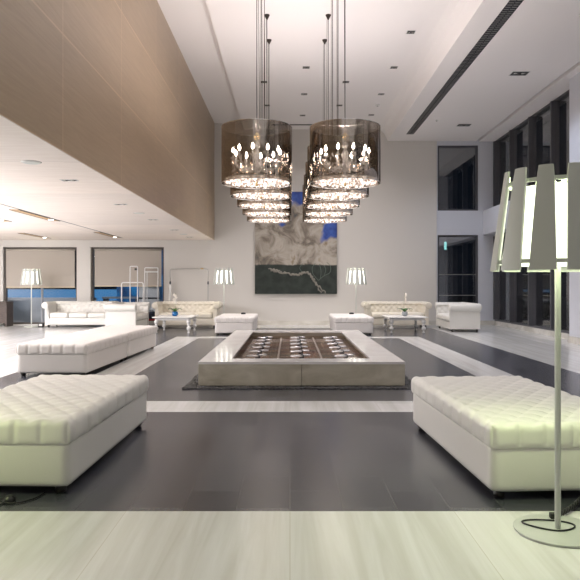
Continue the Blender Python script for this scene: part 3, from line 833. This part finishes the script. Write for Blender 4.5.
# ------------------------------------------------------------------ chandeliers
CZ = 6.27
def make_chandelier(label, loc):
    root = thing('chandelier', label, 'chandelier', loc, 0, 'crystal chandeliers in smoky drum shades')
    Rd, H = 0.452, 0.72
    q = MB().ring([(Rd, 0), (Rd, H), (Rd - 0.004, H), (Rd - 0.004, 0)], 96)
    q.build('drum_shade', M['drum'], root, smooth=True, angle=40)
    for z in (0.0, H - 0.006): MB().ring([(Rd + 0.001, z), (Rd + 0.001, z + 0.006), (Rd - 0.006, z + 0.006), (Rd - 0.006, z)], 64).build('rim_hoop', M['chrome'], root)
    q = MB()
    for k_ in range(3):
        a = k_ * 2 * PI / 3 + 0.5
        q.tube([(0, 0, H + 0.02), ((Rd - 0.004) * math.cos(a), (Rd - 0.004) * math.sin(a), H - 0.01)], 0.003, 6)
    q.build('shade_spider', M['steel'], root)
    # top canopy and cables
    top = CZ - loc[2]
    MB().lathe([(0.004, top - 0.10), (0.018, top - 0.075), (0.05, top - 0.012), (0.05, top)], 20).build('ceiling_canopy', M['bronze'], root, smooth=True, angle=40)
    q = MB(); q.tube([(0, 0, 0.62), (0, 0, top - 0.09)], 0.0055, 6)
    q.build('suspension_cable', M['bronze'], root)
    MB().tube([(0.035, 0.02, 0.60), (0.03, 0.02, H + 0.5), (0.012, 0.02, top - 0.08)], 0.0035, 6).build('power_cord', M['bronze'], root)
    # centre column: gold fitting, glass balusters
    MB().lathe([(0.006, 0.66), (0.03, 0.63), (0.055, 0.60), (0.03, 0.585), (0.014, 0.56)], 16).build('gold_fitting', M['gold'], root, smooth=True)
    MB().lathe([(0.012, 0.56), (0.03, 0.53), (0.05, 0.49), (0.03, 0.46), (0.018, 0.44), (0.042, 0.40), (0.05, 0.36), (0.03, 0.32), (0.022, 0.28), (0.055, 0.24), (0.06, 0.20), (0.03, 0.16), (0.01, 0.12)], 16).build('glass_column', M['crystal'], root, smooth=True)
    NA = 10
    for k_ in range(NA):
        a = k_ * 2 * PI / NA + 0.2; ca, sa = math.cos(a), math.sin(a); P = []
        for (r, z) in ((0.03, 0.26), (0.09, 0.20), (0.17, 0.18), (0.25, 0.22), (0.30, 0.29), (0.305, 0.315)): P.append((r * ca, r * sa, z))
        arm = MB().tube(spl(P, 4), 0.009, 8).build('candle_arm', M['crystal'], root, smooth=True)
        MB().lathe([(0.008, 0.30), (0.035, 0.318), (0.04, 0.325), (0.012, 0.325)], 14, (0.305 * ca, 0.305 * sa, 0)).build('drip_pan', M['crystal'], arm, smooth=True)
        MB().lathe([(0.011, 0.325), (0.011, 0.385)], 10, (0.305 * ca, 0.305 * sa, 0)).build('candle', M['white_paint'], arm)
        MB().lathe([(0.006, 0.385), (0.015, 0.40), (0.018, 0.415), (0.011, 0.44), (0.002, 0.462)], 10, (0.305 * ca, 0.305 * sa, 0)).build('candle_bulb', M['bulb'], arm, smooth=True)
    # hanging drops round the arms
    q = MB(); rr = random.Random(11)
    for i in range(150):
        a = rr.random() * 2 * PI; r = rr.choice((0.31, 0.30, 0.22, 0.14)) + rr.uniform(-0.03, 0.03); z = rr.uniform(0.09, 0.30) if r > 0.2 else rr.uniform(0.10, 0.42)
        q.octa((r * math.cos(a), r * math.sin(a), z), rr.uniform(0.008, 0.014), rr.uniform(0.014, 0.030), rot=rr.random())
    d = q.build('crystal_drops', M['crystal'], root); d['kind'] = 'stuff'
    # glowing crystal bed in the mouth of the drum
    q = MB()
    for i in range(520):
        r = 0.405 * math.sqrt(rr.random()); a = rr.random() * 2 * PI
        q.octa((r * math.cos(a), r * math.sin(a), 0.012 + rr.uniform(0, 0.03)), rr.uniform(0.010, 0.022), rr.uniform(0.012, 0.022), rot=rr.random() * 2)
    d = q.build('crystal_bed', M['crystal_glow'], root); d['kind'] = 'stuff'
    MB().lathe([(0.415, 0.046), (0.415, 0.056)], 48).build('diffuser_plate', M['white_paint'], root)
    MB().lathe([(0.002, -0.035), (0.012, -0.028), (0.018, -0.012), (0.010, 0.0), (0.010, 0.05)], 12).build('finial', M['gold'], root, smooth=True)
    return root
ordn = ['first', 'second', 'third', 'fourth', 'fifth']
ch0 = None
for si, (cx, sd) in enumerate(((-0.425, 'left'), (0.705, 'right'))):
    for i in range(5):
        lab = 'crystal chandelier in a smoky drum shade, %s from the front in the %s row' % (ordn[i], sd)
        loc = (cx, 8.2 + 1.2 * i, 2.59)
        if ch0 is None: ch0 = make_chandelier(lab, loc)
        else: dup(ch0, lab, loc, (i * 0.31 + si))

# ------------------------------------------------------------------ painting
m, nt, b = new_mat('abstract_paint')
tc = N(nt, 'ShaderNodeTexCoord'); sp = N(nt, 'ShaderNodeSeparateXYZ'); nt.links.new(tc.outputs['Object'], sp.inputs[0])
n1 = N(nt, 'ShaderNodeTexNoise'); n1.inputs['Scale'].default_value = 1.6; n1.inputs['Detail'].default_value = 9; n1.inputs['Roughness'].default_value = 0.62; n1.inputs['Distortion'].default_value = 0.9
nt.links.new(tc.outputs['Object'], n1.inputs['Vector'])
cl = ramp(nt, [(0.30, (0.07, 0.075, 0.085)), (0.42, (0.20, 0.17, 0.135)), (0.50, (0.36, 0.32, 0.27)), (0.60, (0.48, 0.44, 0.385)), (0.70, (0.26, 0.20, 0.13))]); nt.links.new(n1.outputs['Fac'], cl.inputs[0])
n2 = N(nt, 'ShaderNodeTexNoise'); n2.inputs['Scale'].default_value = 1.1; n2.inputs['Detail'].default_value = 7; n2.inputs['Distortion'].default_value = 0.5
mp2 = N(nt, 'ShaderNodeMapping'); mp2.inputs['Location'].default_value = (3.1, 0, 5.2); nt.links.new(tc.outputs['Object'], mp2.inputs[0]); nt.links.new(mp2.outputs[0], n2.inputs['Vector'])
def lin(src, mul, add):
    a_ = N(nt, 'ShaderNodeMath', operation='MULTIPLY_ADD'); a_.inputs[1].default_value = mul; a_.inputs[2].default_value = add
    nt.links.new(src, a_.inputs[0]); return a_.outputs[0]
def op(o_, a_, c_):
    x = N(nt, 'ShaderNodeMath', operation=o_)
    for i, vv in enumerate((a_, c_)):
        if hasattr(vv, 'is_output'): nt.links.new(vv, x.inputs[i])
        else: x.inputs[i].default_value = vv
    return x.outputs[0]
# blue shows in the upper corners
mk1 = op('MINIMUM', lin(sp.outputs['X'], 0.7, -0.62), lin(sp.outputs['Z'], 0.7, -0.06))
mk2 = op('SUBTRACT', 0.06, op('ADD', op('ABSOLUTE', lin(sp.outputs['X'], 0.5, 0.22), 0), op('ABSOLUTE', lin(sp.outputs['Z'], 0.9, -0.52), 0)))
mk3 = lin(sp.outputs['Z'], 0.5, -0.62)
bm = op('ADD', op('MAXIMUM', op('MAXIMUM', mk1, mk2), mk3), lin(n2.outputs['Fac'], 0.55, -0.275))
br_ = ramp(nt, [(0.0, (0, 0, 0)), (0.07, (1, 1, 1))]); nt.links.new(bm, br_.inputs[0])
n3 = N(nt, 'ShaderNodeTexNoise'); n3.inputs['Scale'].default_value = 4; n3.inputs['Detail'].default_value = 4; nt.links.new(tc.outputs['Object'], n3.inputs['Vector'])
bl = ramp(nt, [(0.35, (0.015, 0.04, 0.22)), (0.65, (0.05, 0.12, 0.45))]); nt.links.new(n3.outputs['Fac'], bl.inputs[0])
upper = mixc(nt, br_.outputs[0], cl.outputs[0], bl.outputs[0])
dk = ramp(nt, [(0.35, (0.014, 0.022, 0.018)), (0.65, (0.035, 0.045, 0.038))]); nt.links.new(n3.outputs['Fac'], dk.inputs[0])
edge = op('ADD', sp.outputs['Z'], lin(n1.outputs['Fac'], 0.12, -0.06))
er = ramp(nt, [(0.0, (0, 0, 0)), (0.02, (1, 1, 1))]); nt.links.new(lin(edge, 0.5, 0.36), er.inputs[0])
nt.links.new(mixc(nt, er.outputs[0], dk.outputs[0], upper), b.inputs['Base Color'])
bp = N(nt, 'ShaderNodeBump'); bp.inputs['Strength'].default_value = 0.3; bp.inputs['Distance'].default_value = 0.02
nt.links.new(n1.outputs['Fac'], bp.inputs['Height']); nt.links.new(bp.outputs[0], b.inputs['Normal'])
b.inputs['Roughness'].default_value = 0.6
pt = thing('abstract_picture', 'large abstract painting of pale clouds over dark ground on the back wall', 'painting', (0.19, YB - 0.045, 2.63))
MB().box(-1.31, 1.31, -0.03, 0.03, -1.63, 1.63).build('canvas', m, pt, bevel=0.004)
paint = principled('pale_impasto', (0.24, 0.225, 0.19), 0.7); paint2 = principled('pale_green_line', (0.12, 0.16, 0.13), 0.7)
q = MB(); rp = random.Random(5)
for (P, r_) in (([(-0.83, 0, -0.86), (-0.55, 0, -0.93), (-0.2, 0, -1.0), (0.1, 0, -1.0), (0.38, 0, -0.97), (0.55, 0, -1.15), (0.68, 0, -1.35), (0.95, 0, -1.6)], 0.045), ([(0.5, 0, -1.05), (0.62, 0, -1.3), (0.8, 0, -1.58)], 0.03), ([(-0.85, 0, -0.84), (-0.6, 0, -0.86), (-0.45, 0, -0.98)], 0.03)):
    S = spl(P, 10)
    q.tube([(p.x + rp.uniform(-0.025, 0.025), -0.032, p.z + rp.uniform(-0.03, 0.03)) for p in S], [r_ * rp.uniform(0.4, 1.1) for _ in S], 6)
for v_i in range(len(q.v)):
    x, y, z = q.v[v_i]; q.v[v_i] = (x, -0.032 + (y + 0.032) * 0.25, z)
q.build('branch_impasto', paint, pt, smooth=True)
q = MB()
for P in ([(0.72, 0, -1.2), (0.9, 0, -1.05), (1.08, 0, -0.95), (1.1, 0, -0.75), (0.98, 0, -0.62)], [(0.72, 0, -1.2), (0.55, 0, -1.0), (0.52, 0, -0.8), (0.62, 0, -0.65)], [(0.78, 0, -1.15), (0.8, 0, -0.9), (0.75, 0, -0.68)], [(0.2, 0, -0.95), (0.12, 0, -0.8), (0.22, 0, -0.66)], [(0.9, 0, -1.05), (0.95, 0, -0.85), (0.88, 0, -0.7)]):
    q.tube([(p.x, -0.031, p.z) for p in spl(P, 6)], 0.009, 6)
q.build('branch_lines', paint2, pt, smooth=True)

# ------------------------------------------------------------------ luggage trolleys, clothes rail, console, bits
def hoop_pts(x0, x1, y, z0, z1, r, n=6):
    P = [(x0, y, z0), (x0, y, z1 - r)]
    for i in range(1, n + 1): a = PI - PI / 2 * i / n; P.append((x0 + r + r * math.cos(a), y, z1 - r + r * math.sin(a)))
    for i in range(n + 1): a = PI / 2 - PI / 2 * i / n; P.append((x1 - r + r * math.cos(a), y, z1 - r + r * math.sin(a)))
    P.append((x1, y, z0)); return P
t = thing('luggage_trolley', 'white hoop luggage trolley with a low wide rail, beside the far window', 'trolley', (-4.80, 19.62, 0))
MB().rbox(-0.34, 0.34, -0.19, 0.19, 0.14, 0.20, 0.02, 8, 6, 3).build('deck', M['white_metal'], t, smooth=True)
MB().tube(hoop_pts(-0.115, 0.115, 0.05, 0.19, 1.86, 0.03), 0.017, 10).build('tall_hoop', M['white_metal'], t, smooth=True)
MB().tube(hoop_pts(-0.33, 0.33, -0.12, 0.19, 1.36, 0.06), 0.017, 10).build('low_hoop', M['white_metal'], t, smooth=True)
MB().box(0.03, 0.10, 0.02, 0.08, 1.74, 1.80).build('hanging_hook', M['black'], t)
for sx in (-0.28, 0.28):
    for sy in (-0.13, 0.13): MB().tube([(sx - 0.015, sy, 0.06), (sx + 0.015, sy, 0.06)], 0.06, 16).build('wheel', M['black'], t, smooth=True)
    MB().box(sx - 0.02, sx + 0.02, -0.14, 0.14, 0.10, 0.15).build('axle_bracket', M['steel'], t)
t = thing('luggage_trolley', 'white luggage trolley with double top rails, between the hoop trolley and clothes rail', 'trolley', (-4.40, 20.27, 0))
MB().rbox(-0.24, 0.24, -0.15, 0.15, 0.14, 0.20, 0.02, 8, 6, 3).build('deck', M['white_metal'], t, smooth=True)
MB().tube(hoop_pts(-0.21, 0.21, 0.05, 0.19, 1.83, 0.03), 0.017, 10).build('tall_hoop', M['white_metal'], t, smooth=True)
MB().box(-0.20, 0.20, 0.035, 0.065, 1.68, 1.72).build('cross_rail', M['white_metal'], t)
MB().tube(hoop_pts(-0.1, 0.24, -0.12, 0.19, 1.70, 0.04), 0.013, 10).build('low_hoop', M['white_metal'], t, smooth=True)
for sx in (-0.2, 0.2):
    for sy in (-0.13, 0.13): MB().tube([(sx - 0.015, sy, 0.06), (sx + 0.015, sy, 0.06)], 0.06, 16).build('wheel', M['black'], t, smooth=True)
    MB().box(sx - 0.02, sx + 0.02, -0.14, 0.14, 0.10, 0.15).build('axle_bracket', M['steel'], t)
t = thing('clothes_rail', 'silver clothes rail standing at the wall behind the left cream sofa', 'clothes rail', (-3.20, 20.3, 0))
MB().tube(hoop_pts(-0.60, 0.60, 0, 1.36, 1.80, 0.07), 0.014, 10).build('top_rail', M['steel'], t, smooth=True)
for sx in (-0.60, 0.60):
    MB().box(sx - 0.03, sx + 0.03, -0.012, 0.012, 0.06, 1.32).build('upright', M['steel'], t, bevel=0.006)
    MB().lathe([(0.02, 1.30), (0.03, 1.32), (0.03, 1.37), (0.018, 1.40)], 12, (sx, 0, 0)).build('height_clamp', M['frame_dark'], t, smooth=True)
    MB().box(sx - 0.025, sx + 0.025, -0.16, 0.14, 0.0, 0.06).build('foot', M['steel'], t, bevel=0.008)
MB().box(0.36, 0.46, -0.016, 0.016, 1.785, 1.815).build('maker_plate', M['gold'], t)
t = thing('console_desk', 'dark wood console at the far left edge before the window', 'desk', (-9.35, 19.95, 0))
MB().box(-0.62, 0.62, -0.25, 0.25, 0.72, 0.77).build('desktop', M['dark_wood'], t, bevel=0.004)
for sx in (-0.59, 0.59): MB().box(sx - 0.03, sx + 0.03, -0.24, 0.24, 0, 0.72).build('side_panel', M['dark_wood'], t)
MB().box(-0.56, 0.56, -0.20, -0.17, 0.10, 0.72).build('front_panel', M['dark_wood'], t)
t = thing('suitcase', 'small navy and white travel case with a red band between two sofas', 'suitcase', (-4.25, 19.75, 0.204))
t.location = (-4.28, 19.78, 0)
MB().rbox(-0.11, 0.11, -0.11, 0.11, 0.02, 0.18, 0.02, 6, 6, 4).build('lower_case', M['white_paint'], t, smooth=True)
MB().box(-0.11, 0.11, -0.11, 0.11, 0.18, 0.24).build('red_band', M['red'], t, bevel=0.01)
MB().rbox(-0.10, 0.10, -0.10, 0.10, 0.24, 0.46, 0.03, 6, 6, 4).build('upper_case', M['navy'], t, smooth=True)
MB().tube(hoop_pts(-0.05, 0.05, 0, 0.45, 0.51, 0.02), 0.008, 8).build('handle', M['black'], t, smooth=True)
for sx in (-0.11, 0.11): MB().tube([(sx - 0.01, 0, 0.02), (sx + 0.01, 0, 0.02)], 0.02, 10).build('wheel', M['black'], t)
t = thing('transformer_box', 'small black box on the floor between the left lamp and white sofa', 'box', (-7.58, 19.5, 0))
MB().rbox(-0.085, 0.085, -0.06, 0.06, 0, 0.13, 0.015, 6, 6, 5).build('box_body', M['black'], t, smooth=True)
MB().box(-0.05, 0.05, -0.063, -0.058, 0.04, 0.10).build('front_panel', M['steel'], t)

# ------------------------------------------------------------------ ceiling fittings
lamp_glass = principled('lamp_reflector', (0.55, 0.55, 0.52), 0.2, 0.8)
def make_downlight(label, w, d, group, loc):
    root = thing('recessed_downlight', label, 'downlight', loc, 0, group)
    q = MB(); f_ = 0.014
    q.box(-w / 2 - f_, w / 2 + f_, -d / 2 - f_, -d / 2, -0.006, 0); q.box(-w / 2 - f_, w / 2 + f_, d / 2, d / 2 + f_, -0.006, 0)
    q.box(-w / 2 - f_, -w / 2, -d / 2, d / 2, -0.006, 0); q.box(w / 2, w / 2 + f_, -d / 2, d / 2, -0.006, 0)
    q.build('trim_ring', M['white_paint'], root)
    MB().box(-w / 2, w / 2, -d / 2, d / 2, -0.003, 0.0).build('housing', M['dark'], root)
    for sx in (-w / 4, w / 4):
        MB().lathe([(w * 0.15, -0.012), (w * 0.17, -0.003)], 16, (sx, 0, 0)).build('lamp', lamp_glass, root, smooth=True)
    return root
dl0 = None; dls = []
rows = [(-0.64, [9.5, 11.6, 13.65, 15.7, 17.75], 'left of the chandelier rows'), (0.37, [10.55, 12.6, 14.65, 16.7, 18.8], 'between the chandelier rows'),
        (1.37, [9.5, 11.6, 13.65, 15.7, 17.75], 'just right of the chandeliers'), (2.38, [10.55, 12.6, 14.65, 16.7, 18.75], 'beside the dropped right ceiling')]
for x, yl, where in rows:
    yl = [y for y in yl if abs(x) > 2 and y > 11.5 or y > 14]
    for i, y in enumerate(sorted(yl, reverse=True)):
        lab = 'square recessed downlight, %s from the back wall in the row %s' % (ordn[i], where)
        if dl0 is None: dl0 = make_downlight(lab, 0.15, 0.16, 'square downlights in the high ceiling', (x, y, CZ)); o = dl0
        else: o = dup(dl0, lab, (x, y, CZ))
        dls.append((x, y, CZ))
d2 = make_downlight('wide twin downlight in the right ceiling, farther from the camera', 0.36, 0.26, 'wide downlights in the right ceiling', (5.02, 18.46, 5.9))
dup(d2, 'wide twin downlight in the right ceiling, nearer the camera', (5.0, 13.95, 5.9))
d3 = None
for i, y in enumerate((19.1, 16.6, 14.0, 11.33, 8.7)):
    lab = 'twin downlight in the low wood ceiling, %s from the back wall' % ordn[i]
    if d3 is None: d3 = make_downlight(lab, 0.20, 0.10, 'downlights in the low wood ceiling', (-3.0, y, 2.715 if False else 2.72))
    else: dup(d3, lab, (-3.0, y, 2.72))
for i, y in enumerate((18.0, 12.7, 7.42)):
    lab = 'round white ceiling speaker in the low wood ceiling, %s from the back wall' % ordn[i]
    if i == 0:
        sp0 = thing('ceiling_speaker', lab, 'speaker', (-3.0, y, 2.72), 0, 'round speakers in the low ceiling')
        MB().lathe([(0.10, -0.01), (0.11, -0.006), (0.115, 0.0)], 28).build('speaker_ring', M['white_paint'], sp0, smooth=True)
        MB().lathe([(0.09, -0.013), (0.098, -0.008)], 28).build('speaker_grille', M['lamp_white'], sp0)
    else: dup(sp0, lab, (-3.0, y, 2.72))
# long slot and lit troughs in the low ceiling
t = thing('ceiling_slot', 'long thin dark slot running along the low wood ceiling', 'slot', (-5.1, 15.0, 2.72))
MB().box(-0.015, 0.015, -4.6, 4.5, -0.004, 0).build('slot_channel', M['frame_dark'], t)
tr0 = None
for x, y0, y1, lab in ((-5.22, 12.1, 14.3, 'wooden light trough beside the long ceiling slot, nearer the camera'), (-5.22, 17.3, 19.4, 'wooden light trough beside the long ceiling slot, nearer the window'),
                       (-6.35, 12.2, 14.4, 'wooden light trough at the left edge of the low ceiling'), (-7.4, 17.6, 19.6, 'wooden light trough in the low ceiling above the left lamp')):
    t = thing('light_trough', lab, 'light', (x, (y0 + y1) / 2, 2.72), 0, 'wooden light troughs in the low ceiling')
    h_ = (y1 - y0) / 2
    MB().box(-0.08, 0.08, -h_, h_, -0.006, 0).build('trough', M['trough'], t)
    q = MB(); q.box(-0.09, -0.08, -h_, h_, -0.012, 0); q.box(0.08, 0.09, -h_, h_, -0.012, 0); q.build('trough_frame', M['frame_brown'], t)
    MB().lathe([(0.05, -0.016), (0.055, -0.006)], 16, (0.0, h_ * 0.7, 0)).build('spot_lamp', emission('trough_spot', (1, 0.95, 0.9), 6.0), t)
# long louvred air diffuser in the right ceiling
t = thing('linear_air_diffuser', 'long black louvred air diffuser in the dropped right ceiling', 'air vent', (3.665, 12.0, 5.9))
q = MB(); L0, L1 = -8.0, 7.56
for x in (-0.11, -0.003, 0.104): q.box(x, x + 0.006, L0, L1, -0.010, 0.0)
q.box(-0.11, 0.11, L0, L0 + 0.01, -0.01, 0); q.box(-0.11, 0.11, L1 - 0.01, L1, -0.01, 0)
q.build('vent_frame', M['frame_dark'], t)
MB().box(-0.105, 0.105, L0, L1, -0.003, 0.0).build('vent_backing', M['dark'], t)
q = MB(); y = L0 + 0.05
while y < L1:
    for xa, xb in ((-0.095, -0.012), (0.012, 0.095)): q.box(xa, xb, y, y + 0.022, -0.009, -0.003)
    y += 0.085
d = q.build('vent_louvres', M['steel'], t); d['kind'] = 'stuff'
t = thing('ceiling_air_slot', 'short dark air slot across the high ceiling by the back wall', 'air vent', (0.15, 19.9, CZ))
MB().box(-0.7, 0.7, -0.05, 0.05, -0.004, 0).build('slot_backing', M['dark'], t)
q = MB()
for i in range(9): q.box(-0.7 + 0.17 * i, -0.68 + 0.17 * i, -0.05, 0.05, -0.008, -0.004)
q.box(-0.71, 0.71, -0.06, -0.05, -0.008, 0); q.box(-0.71, 0.71, 0.05, 0.06, -0.008, 0)
q.build('slot_frame', M['frame_dark'], t)
for i, (x, y, z, lab) in enumerate(((2.42, 17.7, CZ, 'small white smoke detector in the high ceiling near the right step'), (4.95, 10.9, 5.9, 'tiny sensor in the right ceiling, nearer the camera'), (4.1, 17.9, 5.9, 'tiny sensor beside the far end of the air diffuser'))):
    t = thing('smoke_detector' if i == 0 else 'ceiling_sensor', lab, 'detector', (x, y, z))
    r_ = 0.06 if i == 0 else 0.03
    MB().lathe([(r_ * 0.6, -0.035), (r_ * 0.9, -0.025), (r_, 0.0)], 18).build('detector_body', M['white_paint'], t, smooth=True)
    MB().lathe([(r_ * 0.25, -0.042), (r_ * 0.3, -0.034)], 12).build('detector_eye', M['black'], t)

# ------------------------------------------------------------------ lights
def light(kind, name, loc, power, col=(1, 1, 1), rot=(0, 0, 0), **kw):
    l = bpy.data.lights.new(name, kind); l.energy = power; l.color = col
    for k_, v_ in kw.items(): setattr(l, k_, v_)
    o = bpy.data.objects.new(name, l); COL.objects.link(o); o.location = loc; o.rotation_euler = rot
    return o
P_CH, P_DL, P_LOB, P_LEFT = 62, 172, 80, 1250
for cx in (-0.425, 0.705):
    for i in range(5):
        light('SPOT', 'chandelier_uplight', (cx, 8.2 + 1.2 * i, 2.59 + 0.66), P_CH, (1.0, 0.91, 0.89), rot=(PI, 0, 0), spot_size=R(165), spot_blend=0.6, shadow_soft_size=0.05)
for x, y, z in dls:
    light('SPOT', 'ceiling_spot', (x, y, z - 0.03), P_DL, (1.0, 0.93, 0.92), spot_size=R(120), spot_blend=1.0, shadow_soft_size=0.06)
for x in (-0.64, 0.9, 2.38):  # unseen spots added to brighten the near ottomans and slate, no fittings
    for y in (4.4, 6.5, 8.6):
        light('SPOT', 'ceiling_spot', (x, y, CZ - 0.03), P_DL * (0.25 if y < 6 else 0.5), (1.0, 0.94, 0.95), spot_size=R(120), spot_blend=1.0, shadow_soft_size=0.06)
for x, y, z, p in ((5.02, 18.46, 5.87, 200), (5.0, 13.95, 5.87, 240), (5.0, 9.4, 5.87, 240)):
    light('SPOT', 'ceiling_spot', (x, y, z), p, (0.76, 0.84, 1.0), spot_size=R(120), spot_blend=1.0, shadow_soft_size=0.06)
for y in (19.1, 16.6, 14.0, 11.33, 8.7, 6.0):
    light('SPOT', 'ceiling_spot', (-3.0, y, 2.69), 25, (1.0, 0.92, 0.84), spot_size=R(120), spot_blend=1.0, shadow_soft_size=0.05)
# unseen side lights for the bright left floor, and added fill behind the camera
light('AREA', 'side_hall_panel', (-9.9, 12.0, 2.66), P_LEFT, (0.97, 0.95, 1.0), shape='RECTANGLE', size=2.5, size_y=6.0)
light('AREA', 'side_hall_panel', (-7.5, 8.6, 2.66), P_LEFT * 0.35, (0.97, 0.97, 1.0), shape='RECTANGLE', size=2.0, size_y=4.0)
light('AREA', 'front_fill', (1.5, -1.2, 5.8), P_LOB, (1.0, 0.97, 0.95), shape='RECTANGLE', size=8.0, size_y=6.5)  # added general fill from the camera side
# floor lamps: warm greenish tubes inside the slats
light('POINT', 'floor_lamp_bulb', (1.41, 3.37, 1.62), 56, (0.84, 1.0, 0.50), shadow_soft_size=0.12)
light('POINT', 'floor_lamp_bulb', (-2.6, 3.2, 1.6), 62, (0.86, 1.0, 0.46), shadow_soft_size=0.12)
for x, y in ((-1.94, 18.8), (1.94, 18.8), (-7.92, 19.6)):
    light('POINT', 'floor_lamp_bulb', (x, y, 1.50), 14, (1.0, 0.93, 0.70), shadow_soft_size=0.1)

light('AREA', 'pool_wall_fill', (-8.2, 21.1, 2.4), 60, (0.9, 0.95, 1.0), shape='RECTANGLE', size=3.5, size_y=0.3)  # added light, unseen, brightens the grey wall outside the left window
# world: deep dusk
w = bpy.data.worlds.new('dusk'); SC.world = w; w.use_nodes = True
bg = w.node_tree.nodes['Background']; bg.inputs[0].default_value = (0.03, 0.05, 0.09, 1); bg.inputs[1].default_value = 0.12

SC.view_settings.view_transform = 'Standard'
SC.view_settings.look = 'None'
SC.view_settings.gamma = 1.0
SC.view_settings.exposure = 0.0
try: SC.view_settings.use_curve_mapping = False
except Exception: pass
try:
    SC.cycles.transparent_max_bounces = 64
    SC.cycles.max_bounces = 10
    SC.cycles.sample_clamp_indirect = 8.0
except Exception: pass
